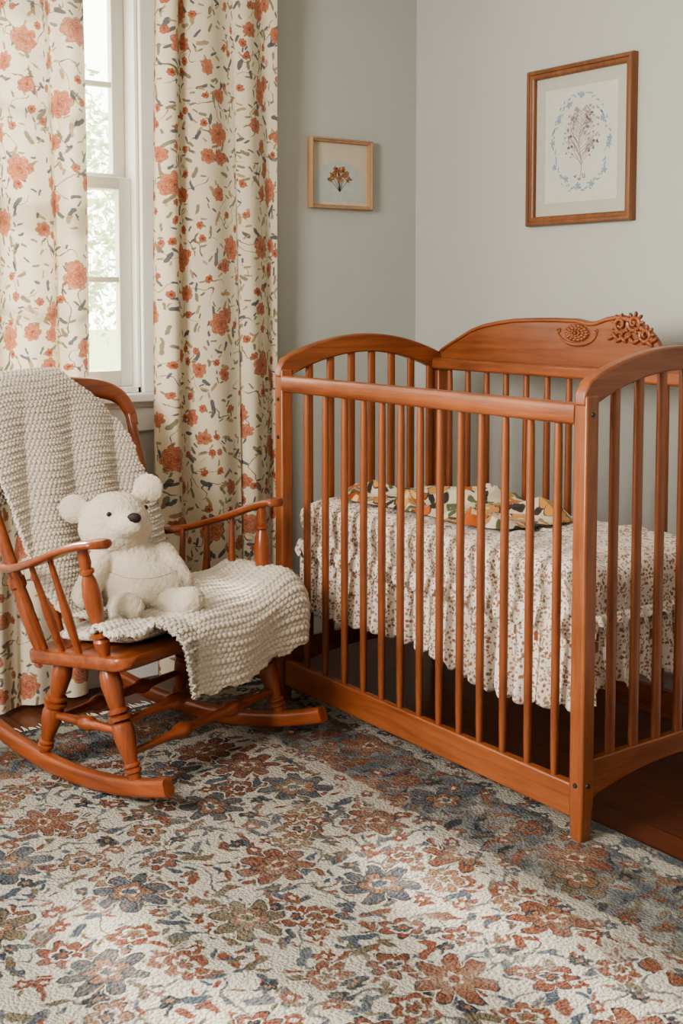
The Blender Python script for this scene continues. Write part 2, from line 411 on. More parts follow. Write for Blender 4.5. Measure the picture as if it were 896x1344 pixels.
# ---------------------------------------------------------------- room
XW, YW, ZC = 3.073, 3.72, 2.6
OP = [(.93, 1.875, .98, 2.36), (-.22, .725, .98, 2.36)]  # second opening is out of view, added to let in more light
w = MB()
xs = [-1.6, OP[1][0], OP[1][1], OP[0][0], OP[0][1], XW+.15]
w.box((xs[0], YW, 0), (xs[1], YW+.15, ZC)).box((xs[2], YW, 0), (xs[3], YW+.15, ZC)).box((xs[4], YW, 0), (xs[5], YW+.15, ZC))
for a, b, z0, z1 in OP: w.box((a, YW, 0), (b, YW+.15, z0)); w.box((a, YW, z1), (b, YW+.15, ZC))
struct(w.build('wall_left', M['wall'], smooth=False))
struct(MB().box((XW, -1.2, 0), (XW+.15, YW, ZC)).build('wall_right', M['wall'], smooth=False))
struct(MB().box((-1.6, -1.2, -.08), (XW+.15, YW+.15, 0)).build('floor', M['floor'], smooth=False))
struct(MB().box((-1.6, -1.2, ZC), (XW+.15, YW+.15, ZC+.08)).build('ceiling', M['ceiling'], smooth=False))
struct(MB().box((-1.6, YW-.016, 0), (XW, YW, .11)).box((-1.6, YW-.022, .11), (XW, YW, .125)).build('baseboard_left', M['white'], bevel=.003))
struct(MB().box((XW-.016, -1.2, 0), (XW, YW-.016, .11)).box((XW-.022, -1.2, .11), (XW, YW-.022, .125)).build('baseboard_right', M['white'], bevel=.003))

def window(i, x0, x1, z0, z1):
    e = bpy.data.objects.new('window_%d' % i, None); COL.objects.link(e); e.location = ((x0+x1)/2, YW+.07, z0); struct(e)
    og = e.location
    f = MB().box((x0, YW, z0), (x0+.02, YW+.15, z1)).box((x1-.012, YW, z0), (x1, YW+.15, z1)).box((x0, YW, z1-.02), (x1, YW+.15, z1)).box((x0, YW, z0), (x1, YW+.15, z0+.02))
    f.build('window_frame', M['white'], e, og, .002)
    zm = 1.68
    for (a, b, y) in ((z0+.02, zm+.02, YW+.035), (zm-.02, z1-.02, YW+.075)):
        s_ = MB(); X0, X1 = x0+.02, x1-.012
        s_.box((X0, y, a), (X0+.045, y+.035, b)).box((X1-.045, y, a), (X1, y+.035, b))
        s_.box((X0+.045, y, b-.04), (X1-.045, y+.035, b)).box((X0+.045, y, a), (X1-.045, y+.035, a+.055))
        so = s_.build('window_sash', M['white'], e, og, .003)
        mm = MB(); zc = (a+b)/2+.01
        mm.box((X0+.045, y+.008, zc-.009), (X1-.045, y+.027, zc+.009))
        for k in (1, 2):
            xx = X0+(X1-X0)*k/3; mm.box((xx-.009, y+.008, a+.055), (xx+.009, y+.027, b-.04))
        mm.build('window_muntin', M['white'], so, bevel=.002, origin=og)
        MB().box((X0+.04, y+.016, a+.05), (X1-.04, y+.019, b-.035)).build('window_glass', M['glass'], so, og, smooth=False)
    c_ = MB()
    c_.box((x0-.105, YW-.02, z0), (x0, YW, z1)).box((x1, YW-.02, z0), (x1+.105, YW, z1)).box((x0-.105, YW-.02, z1), (x1+.105, YW, z1+.11))
    c_.box((x0-.105, YW-.03, z0), (x0-.08, YW, z1+.11)).box((x1+.08, YW-.03, z0), (x1+.105, YW, z1+.11))
    c_.build('window_casing', M['white'], e, og, .004)
    MB().box((x0-.13, YW-.055, z0-.03), (x1+.13, YW+.0, z0)).build('window_sill', M['white'], e, og, .006)
    MB().box((x0-.10, YW-.018, z0-.13), (x1+.10, YW, z0-.03)).box((x0-.10, YW-.026, z0-.05), (x1+.10, YW, z0-.03)).build('window_apron', M['white'], e, og, .004)
for i, a in enumerate(OP): window(i+1, *a)

# ---------------------------------------------------------------- outside
struct(MB().box((-30, YW+.3, -.5), (40, 60, -.4)).build('ground', M['soil'], smooth=False))
def tree(x, y, h, label, seed):
    rnd = random.Random(seed)
    e = thing('garden_tree', (x, y, -.4), label, 'tree', group='trees beyond the window')
    MB().lathe((0, 0, 0), (0, 0, h*.6), [(0, .14), (.5, .1), (1, .05)], 10).build('trunk', M['bark'], e)
    V = []; Fc = []
    for k in range(4200):
        th = rnd.random()*2*PI; ph = math.acos(rnd.uniform(-1, 1)); r = rnd.random()**.4
        p = Vector((math.cos(th)*math.sin(ph)*r*h*.34, math.sin(th)*math.sin(ph)*r*h*.34, h*.6+math.cos(ph)*r*h*.4))
        a = Vector((rnd.uniform(-1, 1), rnd.uniform(-1, 1), rnd.uniform(-1, 1))).normalized(); b = a.orthogonal().normalized()
        s_ = rnd.uniform(.035, .075); n0 = len(V); V += [p-a*s_, p+b*s_*.5, p+a*s_, p-b*s_*.5]; Fc.append((n0, n0+1, n0+2, n0+3))
    MB().add(V, Fc).build('foliage', M['leaf'], e, smooth=False)
tree(4.0, 11.5, 4.6, 'pale green leafy tree seen through the upper window panes', 1)
tree(6.0, 14.5, 4.4, 'pale leafy tree further off on the right behind the sash', 2)
tree(2.2, 13.5, 3.4, 'low bushy tree seen through the lower window panes', 3)
tree(-1.5, 13, 4.4, 'leafy tree far left, outside behind the patterned curtain', 4)

# ---------------------------------------------------------------- rug
RX, RY = 2.225, 3.42
rug = thing('area_rug', (RX, RY, 0), 'large cream rug with rust and navy floral pattern under the rocking chair', 'rug')
b = MB(); b.box((-3.3, -4.2, .001), (0, 0, .014)); b.build('rug_pile', M['rug'], rug, bevel=.006, seg=3)
fr = MB()
for k in range(300):
    x = -.01-k*.0095; y2 = .045+random.uniform(-.012, .02); dx = random.uniform(-.012, .012)
    fr.tube([(x, 0, .008), (x+dx*.5, y2*.6, .007), (x+dx, y2, .004)], [.0022, .002, .001], 5)
fo = fr.build('fringe', M['fringe'], rug); fo['kind'] = 'stuff'

# ---------------------------------------------------------------- curtains
def curtain(x0, x1, label, seed, knots, flare=.05, zb=.02):
    nu, nv = 280, 80; yc = 3.618; zt = 2.46
    s = np.linspace(0, 1, nu); z = np.linspace(zt, zb, nv)
    P = np.zeros((nv, nu, 3)); uv = np.zeros((nv, nu, 2))
    ks = np.linspace(0, 1, len(knots)); ph = seed*1.3
    cum = np.interp(s, ks, knots)          # uneven fold phase in turns
    cum = np.convolve(np.pad(cum, 14, mode='edge'), np.ones(29)/29, 'valid')
    amp = .75+.35*np.sin(s*7+ph)
    for i, zz in enumerate(z):
        d = (zt-zz)/zt
        ph_ = 2*PI*cum+.9*np.sin(d*2.5+s*3+ph)
        A = (.021+.009*d)*amp
        y = yc+A*np.sin(ph_)+.004*np.sin(2.1*ph_+ph+d)*(.4+d)+.008*np.sin(3*d+s*5)
        xx = x0+(x1-x0)*s+.012*np.cos(ph_)
        xx = (xx-(x0+x1)/2)*(1+flare*d)+(x0+x1)/2 + .012*np.sin(d*2.2)*(s-.2)
        P[i, :, 0] = xx; P[i, :, 1] = np.minimum(y, 3.672); P[i, :, 2] = zz
        uv[i, :, 0] = s*(x1-x0)*1.45+seed; uv[i, :, 1] = zz
    base = Vector(((x0+x1)/2, yc, zb))
    e = thing('curtain', base, label, 'curtain', group='floral curtains')
    P -= np.array(base)
    gridobj('curtain_panel', P, M['curtain'], e, uv)
    return e
curtain(1.26, 1.622, 'ivory curtain with coral roses hanging left of the window gap, behind the rocking chair', 1, [0, 1.1, 1.7, 2.4, 3.2])
curtain(1.890, 2.365, 'ivory curtain with coral roses hanging between the window and the small picture', 5, [0, 1.1, 1.6, 2.1, 3.1, 3.6])
rod = thing('curtain_rod', (1.4, 3.618, 2.475), 'thin aged brass curtain rod above the window', 'curtain rod')
MB().lathe((-1.9, 0, 0), (1.05, 0, 0), [(0, .011), (1, .011)]).build('pole', M['brass'], rod)
for x in (-1.9, 1.05): MB().ell((x, 0, 0), .025).build('finial', M['brass'], rod)
for x in (-1.6, .99): MB().box((x-.008, 0, -.008), (x+.008, .098, .008)).build('bracket', M['brass'], rod)

# ---------------------------------------------------------------- crib
CX0, CX1, CY0, CY1 = 2.118, 2.765, 1.940, 3.215
CB = Vector(((CX0+CX1)/2, (CY0+CY1)/2, 0))
crib = thing('crib', CB, 'cherry wood crib with slatted sides, arched ends and carved back board', 'crib')
def cb(m, name, mat, par=None, **k): return m.build(name, mat, par or crib, CB, **k)
pw = .021; posts = {}
for x in (CX0, CX1):
    for y in (CY0, CY1):
        p = MB()
        R = []
        for z, q in ((0, .013), (.012, .017), (.07, .0195), (.10, pw), (1.075, pw)):
            R.append([(x-q, y-q, z), (x+q, y-q, z), (x+q, y+q, z), (x-q, y+q, z)])
        p.rings([[Vector(a) for a in r] for r in R])
        posts[(x, y)] = cb(p, 'corner_post', M['crib_v'], bevel=.005)
def arcz(t_, z0, z1): return z0+(z1-z0)*math.sin(PI*min(max(t_, 0), 1))**.8
for y in (CY0, CY1):
    A = []; B = []; n = 36; xa, xb = CX0-.024, CX1+.015
    for i in range(n+1):
        t_ = i/n; x = xa+(xb-xa)*t_
        zt = arcz(t_, 1.098, 1.182); e_ = min(t_, 1-t_)*(xb-xa)
        zt -= .022*max(0, 1-e_/.03)**2
        zb = arcz(max(0, min(1, (t_-.06)/.88)), 1.050, 1.122) if .06 < t_ < .94 else 1.050
        A.append((x, y, zt)); B.append((x, y, zb))
    cb(MB().strip(A, B, (0, .034, 0)), 'arched_end_rail', M['crib_x'], bevel=.005)
    A = []; B = []
    for i in range(n+1):
        t_ = i/n; x = CX0+pw+(CX1-CX0-2*pw)*t_
        A.append((x, y, .205)); B.append((x, y, .105+.045*math.sin(PI*t_)**.7))
    cb(MB().strip(A, B, (0, .022, 0)), 'end_bottom_rail', M['crib_x'], bevel=.003)
    for k in range(7):
        x = CX0+.098+.084*k; t_ = (x-xa)/(xb-xa)
        zt = arcz((t_-.06)/.88, 1.050, 1.122)+.01
        m = MB().sweep([(0, 0, z) for z in (.2, .4, .7, zt)], Vector((1, 0, 0)), Vector((0, 1, 0)), .0135, .0085, 12, 3)
        m.build('spindle', M['crib_v'], crib, loc=Vector((x, y, 0))-CB)
cb(MB().sweep([(CX0-.006, y, 1.030) for y in (CY0+pw-.002, CY1-pw+.002)], Vector((1, 0, 0)), Vector((0, 0, 1)), .017, .026, 16, 4), 'top_rail', M['crib_y'])
cb(MB().box((CX0-.014, CY0+pw, .064), (CX0+.012, CY1-pw, .146)), 'bottom_rail', M['crib_y'], bevel=.004)
fy = [onX(px, 700, CX0).y for px in (403, 427, 452, 477, 501, 525.5, 551, 577, 604, 631, 662, 695, 731)]
sp = MB().lathe((0, 0, .135), (0, 0, 1.02), [(0, .009), (.08, .0105), (.5, .0115), (.92, .0105), (1, .009)], 14)
s0 = sp.build('spindle', M['crib_v'], crib, loc=Vector((CX0, fy[0], 0))-CB)
for y in fy[1:]:
    s1 = s0.copy(); COL.objects.link(s1); s1.parent = crib; s1.location = Vector((CX0, y, 0))-CB
# back
cb(MB().box((CX1-.056, CY0+pw, 1.056), (CX1-.006, CY1-pw, 1.094)), 'back_top_rail', M['crib_y'], bevel=.008)
cb(MB().box((CX1-.013, CY0+pw, .10), (CX1+.012, CY1-pw, .18)), 'back_bottom_rail', M['crib_y'], bevel=.004)
for k in range(13):
    s1 = s0.copy(); COL.objects.link(s1); s1.parent = crib; s1.location = Vector((CX1-.028, CY0+.09+k*.0915, .042))-CB
hp = [(571, 474), (574, 464), (580, 457), (590, 450), (604, 441), (620, 431), (636, 425), (655, 421), (675, 418), (700, 417), (730, 417), (758, 418), (774, 422), (785, 421), (797, 416), (815, 413), (830, 416), (842, 425), (852, 433), (862, 445), (868, 458)]
top = [onX(px, py, CX1) for px, py in hp]
top = [(min(p.y, CY1+.012), p.z) for p in top]
yy = np.linspace(top[0][0], top[-1][0], 90); zz = np.interp(-yy, [-a for a, b in top], [b for a, b in top])
A = [(CX1+.004, y, z) for y, z in zip(yy, zz)]; B = [(CX1+.004, y, 1.06) for y in yy]
A.append((CX1+.004, CY0+.03, 1.085)); B.append((CX1+.004, CY0+.03, 1.06))
hb = cb(MB().strip(A, B, (.02, 0, 0)), 'headboard', M['board'], bevel=.003)
cb(MB().sweep([(CX1-.007, y, z-.008) for y, z in zip(yy[3:-2], zz[3:-2])], Vector((1, 0, 0)), Vector((0, 0, 1)), .006, .006, 10, 2.2), 'headboard_moulding', M['crib_y'], hb)
XF = CX1-.007
def petals(m, c, ry, rz, n, L, W, tilt=0, dp=.006):
    for k in range(n):
        a = 2*PI*k/n+tilt
        p = Vector((c[0], c[1]+math.cos(a)*ry, c[2]+math.sin(a)*rz))
        m.ell(p, (dp, L, W), 8, 6, Matrix.Rotation(a, 3, 'X'))
ro = onX(757, 437, XF); m = MB()
m.ell(ro, (.006, .050, .027), 28, 8)
for R_, n_, q_, dx_ in ((.88, 16, .0085, -.002), (.60, 12, .0075, -.005), (.34, 8, .006, -.008), (0, 1, .006, -.010)):
    for k in range(n_):
        a_ = 2*PI*(k+.5*(n_ % 3))/n_; m.ell(ro+Vector((dx_, math.cos(a_)*.046*R_, math.sin(a_)*.024*R_)), (q_*.8, q_, q_*.72), 10, 7)
cb(m, 'carved_rosette', M['carve'], hb)
m = MB()
pts = [ro+Vector((0, -math.cos(a)*.080, math.sin(a)*.042+.006)) for a in [PI*(1.04+.92*k/20) for k in range(21)]]
m.tube(pts, [.002+.0045*math.sin(PI*k/20) for k in range(21)], 8)
for sg in (-1, 1):
    e0 = pts[0] if sg < 0 else pts[-1]
    m.tube([e0+Vector((0, sg*.012*math.sin(k*.45)*(1-k/14), .010*(1-math.cos(k*.45))*(1-k/14))) for k in range(11)], [.004-.0002*k for k in range(11)], 8)
cb(m, 'carved_swag', M['carve'], hb)
sc2 = onX(826, 430, XF); m = MB()
def scroll(c_, R0, turns, dirn, a0, r=.0062):
    n = 34; P_ = []
    for k in range(n):
        u = k/(n-1); a = a0+dirn*2*PI*turns*u; q = R0*(1-.85*u); P_.append(c_+Vector((-.002-.006*u, math.cos(a)*q, math.sin(a)*q)))
    m.tube(P_, [r*(1-.35*k/n) for k in range(n)], 8)
scroll(sc2+Vector((0, .032, .008)), .026, 1.5, 1, PI); scroll(sc2+Vector((0, -.020, .014)), .026, 1.5, -1, 0); scroll(sc2+Vector((0, -.062, -.020)), .023, 1.4, -1, .4)
for q_, c_ in ((1., (.032, .008)), (1., (-.020, .014)), (.85, (-.062, -.020))):
    petals(m, sc2+Vector((-.001, c_[0], c_[1])), .027*q_, .025*q_, 9, .010, .0052, .3, .007)
for k in range(11):
    t_ = k/10; y = .068-.16*t_
    m.ell(sc2+Vector((-.002, y, -.030-.010*t_+.006*math.sin(k*2.))), (.009, .016, .0065), 8, 6, Matrix.Rotation(.7 if k % 2 else -.5, 3, 'X'))
cb(m, 'carved_scroll', M['carve'], hb)
for (x, y, z, ax) in ((CX0, CY0-pw, 1.03, 1), (CX0, CY0-pw, .15, 1), (CX0-pw, CY0, .15, 0), (CX0-pw, CY1, .98, 0), (CX0-pw, CY1, .86, 0)):
    d = Vector((0, -.003, 0)) if ax else Vector((-.003, 0, 0))
    cb(MB().lathe(Vector((x, y, z))-d, Vector((x, y, z))+d, [(0, .0065), (.7, .0065), (1, .005)], 12), 'bolt', M['bolt'], posts[(CX0, CY0 if y < 2.5 else CY1)])
cb(MB().box((CX0+.06, CY0+.05, .435), (CX1-.07, CY1-.05, .462)), 'mattress_support', M['crib_y'], bevel=.003)
for y in (CY0+.3, CY1-.3): cb(MB().box((CX0+.07, y-.02, .41), (CX1-.012, y+.02, .435)), 'support_bar', M['crib_x'], bevel=.002)

# mattress + skirt
MX0, MX1, MY0, MY1 = CX0+.042, CX1-.066, CY0+.040, CY1-.014
mat_t = thing('crib_mattress', ((MX0+MX1)/2, (MY0+MY1)/2, .464), 'crib mattress in small rose print cotton with a gathered ruffle skirt', 'mattress')
ob = mat_t.location
def rr_path(n=240):
    x0, x1, y0, y1 = MX0, MX1, MY0, MY1; r = .010
    cs = [(x1-r, y1-r, 0), (x0+r, y1-r, PI/2), (x0+r, y0+r, PI), (x1-r, y0+r, 1.5*PI)]
    pts = []
    for cx, cy, a0 in cs:
        for k in range(9):
            a = a0+PI/2*k/8; pts.append((cx+r*math.cos(a), cy+r*math.sin(a), math.cos(a), math.sin(a)))
    pts.append(pts[0]); pts = np.array(pts)
    L = np.r_[0, np.cumsum(np.hypot(np.diff(pts[:, 0]), np.diff(pts[:, 1])))]
    s = np.linspace(0, L[-1], n)
    return np.stack([np.interp(s, L, pts[:, i]) for i in range(4)], 1), s
rows = []
for z, ins in [(.470, .012), (.50, .010), (.53, .010), (.548, .010), (.560, .007), (.575, .002), (.59, 0), (.612, .001), (.632, .006), (.643, .014), (.649, .026), (.654, .05), (.658, .09), (.660, .16), (.660, .24), (.660, .28)]:
    p, s = rr_path(900)
    cx, cy = (MX0+MX1)/2, (MY0+MY1)/2
    hx, hy = (MX1-MX0)/2, (MY1-MY0)/2
    x = cx+(p[:, 0]-cx)*(hx-ins)/hx; y = cy+(p[:, 1]-cy)*(hy-ins)/hy
    wz = z+.007*np.sin(x*31+y*17)*np.sin(y*23)*(z > .6)+.004*np.sin(y*61+x*20)*(z > .6)
    k_ = max(0., 1-abs(z-.57)/.06)
    ww = (.003*np.sin(s*125+1.5*np.sin(s*7))+.003*np.sin(s*41)-.004)*k_
    rows.append(np.stack([x+p[:, 2]*ww, y+p[:, 3]*ww, wz], 1))
P = np.array(rows)-np.array(ob)
gridobj('mattress_cover', P, M['ditsy'], mat_t)
last = rows[-1]; cap = MB(); cap.add([Vector(q) for q in last[:-1]], [tuple(range(len(last)-1))]); cap.build('mattress_top', M['ditsy'], mat_t, ob, smooth=False)
def ruffle(ztop, zbot, amp, fr_, out, name, n=900, rowsn=22, hem=.012, o0=0.0, a0=.3):
    R = []
    for i in range(rowsn):
        t_ = i/(rowsn-1); p, s = rr_path(n)
        phs = fr_*s+2.6*np.sin(s*5.1)+1.5*np.sin(s*13.7)
        am = 1+.35*np.sin(s*9.)
        wv = np.sin(phs); wv = np.sign(wv)*np.abs(wv)**.75
        a = am*amp*(a0+(1-a0)*t_**.6)*wv+amp*.25*t_*np.sin(phs*2.3+t_*2)
        o_ = o0+out*t_**.6-.002*(1-t_)
        far = np.clip(p[:, 3], 0, 1)
        a = a*(1-.85*far)
        z = ztop+(zbot-ztop)*t_+hem*t_*np.sin(s*2.7+1)+hem*.8*t_*np.sin(s*7.3)+.014*t_*np.cos(phs)
        R.append(np.stack([p[:, 0]+p[:, 2]*(o_+a), p[:, 1]+p[:, 3]*(o_*(1-far)+a), z], 1))
    return gridobj(name, np.array(R)-np.array(ob), M['ditsy'], mat_t, solid=.0015)
ruffle(.530, .492, .0060, 170, .012, 'ruffle_trim', 2100, 12, .003, -.002)
ruffle(.512, .325, .0175, 96, .006, 'ruffle_skirt', 2400, 26, .026, -.008, .2)

# folded quilt on mattress
nu, nv = 240, 160
a_, b_ = np.meshgrid(np.linspace(-1, 1, nu), np.linspace(-1, 1, nv))
xs_ = b_*np.sqrt(1-.36*a_**2); ys_ = a_*np.sqrt(1-.36*b_**2)           # rounded footprint
x = .175*xs_+.022*np.sin(ys_*4+1); y = .410*ys_+.03*np.sin(xs_*3+2)
e_ = np.minimum(1-np.abs(a_), 1-np.abs(b_)); ed = np.minimum(1, e_/.16)**.6
h_ = .010*ed
h_ = h_+(.020*(1-np.abs(np.sin(x*16+y*8+1.8*np.sin(y*7))))**2.4+.018*(1-np.abs(np.sin(y*13-x*11+2.2*np.sin(x*13))))**2.4+.009*(1-np.abs(np.sin(y*29+x*24+np.sin(x*30))))**2)*ed
h_ = h_+.012*np.clip((x-.02-.03*np.sin(y*11))/.02, 0, 1)*ed*np.clip((.25-y)*9, 0, 1)
Q = np.stack([x, y, h_+.007], 2); uvq = np.stack([y*.95+3, x*1.1+1], 2)
qt = gridobj('folded_quilt', Q, M['quilt'], None, uvq, loc=(2.42, 2.75, .663), rot=math.radians(4))
tag(qt, 'crumpled floral quilt in rust and green lying on the crib mattress', 'quilt')

# ---------------------------------------------------------------- rocking chair
ch = thing('rocking_chair', CC, 'orange brown wooden rocking chair with turned legs facing the rug', 'rocking chair', TH)
def seatz(y): return .412-.155*(y+.15)
LEG = [(0, .013), (.05, .015), (.10, .017), (.113, .0225), (.135, .0225), (.148, .016), (.16, .0215), (.175, .0215), (.188, .0165), (.28, .022), (.38, .0275), (.46, .029), (.51, .026), (.53, .018), (.542, .031), (.572, .032), (.584, .019), (.60, .028), (.625, .0285), (.64, .020), (.72, .024), (.84, .0285), (.92, .026), (1, .018)]
def rz_(y): return (y-.06)**2/2.3
RC = {}
for sgn in (-1, 1):
    xb = .300 if sgn < 0 else .31
    pts = []; up = []; Ah = []
    y0, y1 = (-.290, .47) if sgn < 0 else (-.315, .45)
    for k in range(31):
        y = y0+(y1-y0)*k/30; z = rz_(y)+.016+.022; sl = 2*(y-.06)/2.3
        tpr = 1-.25*max(0, (k-22)/8)
        pts.append((sgn*(xb-.03*(y+.17)/.37), y, z+.003)); up.append(Vector((0, -sl, 1)).normalized()); Ah.append(.023*tpr)
    MB().sweep(pts, Vector((1, 0, 0)), up, .018, Ah, 16, 4).build('rocker', M['chair_y'], ch)
    fb = Vector((sgn*xb, -.175, rz_(-.175)+.055)); ft = Vector((sgn*.30, -.075, seatz(-.075)-.035))
    rb = Vector((sgn*(xb-.03), .2, rz_(.2)+.055)); rt = Vector((sgn*.255, .125, seatz(.125)-.035))
    RC[sgn] = (fb, ft, rb, rt)
    MB().lathe(fb-Vector((0,0,.01)), ft, LEG).build('leg', M['chair'], ch)
    MB().lathe(rb-Vector((0,0,.01)), rt, LEG).build('leg', M['chair'], ch)
    a = fb.lerp(ft, .42); b_ = rb.lerp(rt, .42)
    MB().lathe(a, b_, [(0, .009), (.3, .012), (.42, .014), (.44, .019), (.56, .019), (.58, .014), (.7, .012), (1, .009)]).build('stretcher', M['chair_y'], ch)
STR = [(0, .009), (.2, .011), (.28, .014), (.30, .020), (.33, .023), (.36, .020), (.38, .014), (.5, .013), (.62, .014), (.64, .020), (.67, .023), (.70, .020), (.72, .014), (.8, .011), (1, .009)]
MB().lathe(RC[-1][0].lerp(RC[-1][1], .50), RC[1][0].lerp(RC[1][1], .50), STR).build('stretcher', M['chair_x'], ch)
MB().lathe(RC[-1][0].lerp(RC[-1][1], .24), RC[1][0].lerp(RC[1][1], .24), STR).build('stretcher', M['chair_x'], ch)
MB().lathe(RC[-1][2].lerp(RC[-1][3], .35), RC[1][2].lerp(RC[1][3], .35), STR).build('stretcher', M['chair_x'], ch)
pts = []; Aw = []; Bh = []
for k in range(25):
    y = -.185+.445*k/24; t_ = k/24
    wv = .365-.085*t_; edge_ = min(t_, 1-t_); wv *= (1-.10*max(0, 1-edge_/.10)**2)
    pts.append((0, y, seatz(y)-.024)); Aw.append(wv); Bh.append(.023*(1-.45*max(0, 1-edge_/.05)**2))
MB().sweep(pts, Vector((1, 0, 0)), Vector((0, .153, 1)).normalized(), Aw, Bh, 40, 7).build('seat', M['chair_x'], ch, ang=60)
def yb(z): return .215+.22*(z-.36)/.6
BP = [(0, .013), (.06, .018), (.2, .021), (.28, .018), (.29, .024), (.33, .024), (.34, .018), (.6, .0165), (.85, .016), (1, .015)]
for sgn in (-1, 1):
    MB().lathe((sgn*.262, yb(.36), seatz(.215)-.01), (sgn*.316, yb(.93), .93), BP).build('back_post', M['chair'], ch)
for k in range(5):
    x = -.18+.09*k
    MB().lathe((x*.95, yb(.36), seatz(.215)-.01), (x*1.12, yb(.96)+.012, .975), [(0, .008), (.3, .012), (.35, .0135), (.4, .010), (1, .007)], 12).build('back_spindle', M['chair'], ch)
cp = catmull([(-.318, .900), (-.322, .940), (-.300, .985), (-.235, 1.014), (-.12, 1.026), (0, 1.030), (.12, 1.026), (.235, 1.014), (.300, .985), (.322, .940), (.318, .900)], 61)
pts = []; upv = []; B_ = []
for k, (x, z) in enumerate(cp):
    t_ = k/60; d = cp[min(60, k+1)]-cp[max(0, k-1)]; d = d/np.hypot(*d)
    pts.append((x, yb(z)+.012*math.sin(PI*t_), z)); upv.append(Vector((-d[1], .36*d[0], d[0])).normalized())
    B_.append(.017+.017*math.sin(PI*t_)**1.2)
MB().sweep(pts, Vector((0, 1, -.36)).normalized(), upv, .014, B_, 16, 3).build('crest_rail', M['chair_x'], ch, ang=60)
for sgn in (-1, 1):
    fx = .400 if sgn < 0 else .345; AZ = .016; ye = -.165 if sgn < 0 else -.155
    P_ = catmull([(sgn*.305, .315, .553+AZ), (sgn*.335, .23, .567+AZ), (sgn*(fx-.012), .08, .612+AZ), (sgn*fx, -.05, .662+AZ), (sgn*(fx-.004), ye+.04, .682+AZ), (sgn*(fx-.012), ye, .685+AZ)], 34)
    Aa = [(.020+.019*min(1, i/22)) if i < 30 else .039*math.sqrt(max(.05, 1-((i-29)/4.3)**2)) for i in range(34)]
    MB().sweep([tuple(p) for p in P_], Vector((1, 0, 0)), Vector((0, .3, 1)).normalized(), Aa, .0110, 16, 3).build('armrest', M['chair_y'], ch, ang=60)
    MB().lathe((sgn*.325, -.095, seatz(-.095)-.015), (sgn*(fx-.01), -.085, .668+AZ), [(0, .013), (.06, .016), (.12, .020), (.17, .021), (.20, .014), (.215, .023), (.25, .023), (.265, .014), (.28, .019), (.30, .019), (.315, .015), (.45, .022), (.58, .024), (.70, .019), (.76, .013), (.775, .019), (.80, .019), (.815, .013), (.86, .016), (1, .013)]).build('arm_post', M['chair'], ch)
    for y, t_ in ((.0, 0), (.085, 1), (.17, 2)):
        ztop = np.interp(y, [-.06, .08, .23], [.658, .610, .565])+AZ
        MB().lathe((sgn*(.31-.02*t_), y+.01, seatz(y)-.015), (sgn*(fx-.008-.014*t_), y+.03, ztop-.008), [(0, .008), (.3, .012), (.45, .013), (.6, .010), (1, .007)], 12).build('arm_spindle', M['chair'], ch)

cb0 = Vector((0, .02, seatz(.02)))
cu = MB(); pts = []; Aw = []; Bh = []
for k in range(30):
    t_ = k/29; y = -.15+.34*t_; e_ = min(t_, 1-t_)
    q = min(1, e_/.12)**.5 if e_ > 0 else .02
    pts.append((0, y, seatz(y)+.024+.001)); Aw.append((.285-.05*t_)*(.88+.12*q)); Bh.append(.024*max(.12, q))
cu.sweep(pts, Vector((1, 0, 0)), Vector((0, .153, 1)).normalized(), Aw, Bh, 40, 3.2)
cob = cu.build('seat_cushion', M['cushion'], None, cb0, ang=80, loc=cw(cb0)); cob.rotation_euler = (0, 0, TH)
tag(cob, 'thin floral print cushion on the rocking chair seat', 'cushion')

def knit(P, U, Vv, w=.026, h=.019, A=.012, rib=0.0):
    du = np.gradient(P, axis=1); dv = np.gradient(P, axis=0); n = np.cross(du, dv); n /= np.linalg.norm(n, axis=2, keepdims=True)+1e-9
    if n[..., 2].mean() < 0: n = -n
    U = U+.003*np.sin(Vv*31+U*17)+.0015*np.sin(Vv*83); Vv = Vv+.004*np.sin(U*23)+.0015*np.sin(Vv*57)
    r = np.floor(Vv/h); uu = U/w+.5*(r % 2)
    su = np.abs(np.sin(PI*uu)); sv = np.abs(np.sin(PI*Vv/h))
    hh = (rib+(1-rib)*su**.7)*(sv**.5)
    var = .82+.18*np.sin(np.floor(uu)*12.9+r*78.2)
    return P+n*((hh*var-.5)*A)[..., None]
path = catmull([(yb(.72)+.056, .72), (yb(.9)+.058, .9), (yb(1.02)+.058, 1.04), (yb(1.05)+.012, 1.086), (yb(1.03)-.040, 1.058), (yb(.9)-.046, .90), (yb(.75)-.05, .75), (yb(.6)-.060, .60), (yb(.5)-.080, .50), (.14, .458), (.05, .462)], 420)
L = np.r_[0, np.cumsum(np.hypot(*np.diff(path, axis=0).T))]; nr = 680; s = np.linspace(0, L[-1], nr)
py_ = np.interp(s, L, path[:, 0]); pz_ = np.interp(s, L, path[:, 1]); nc = 350
sf = s/L[-1]
xl = np.interp(sf, [0, .32, .6, .8, 1], [-.30, -.325, -.30, -.27, -.25])
xr = np.interp(sf, [0, .25, .36, .50, .75, 1], [-.02, .02, .04, .22, .27, .24])+.006*np.sin(sf*60)
P = np.zeros((nr, nc, 3)); cc_ = np.linspace(0, 1, nc)
for i in range(nr):
    x = xl[i]+(xr[i]-xl[i])*cc_
    fold = .018*np.sin(x*18+sf[i]*6)*np.clip((sf[i]-.38)*5, 0, 1)
    q = np.abs(x/.345)**3
    zc = pz_[i]-(.040*q if .2 < sf[i] < .45 else .040*q*max(0, 1-abs(sf[i]-.33)*3))
    P[i, :, 0] = x; P[i, :, 1] = py_[i]-np.abs(fold); P[i, :, 2] = zc
U = P[:, :, 0].copy(); Vv = np.repeat(s[:, None], nc, 1)
P = knit(P, U, Vv, w=.0145, h=.0105, A=.0085)
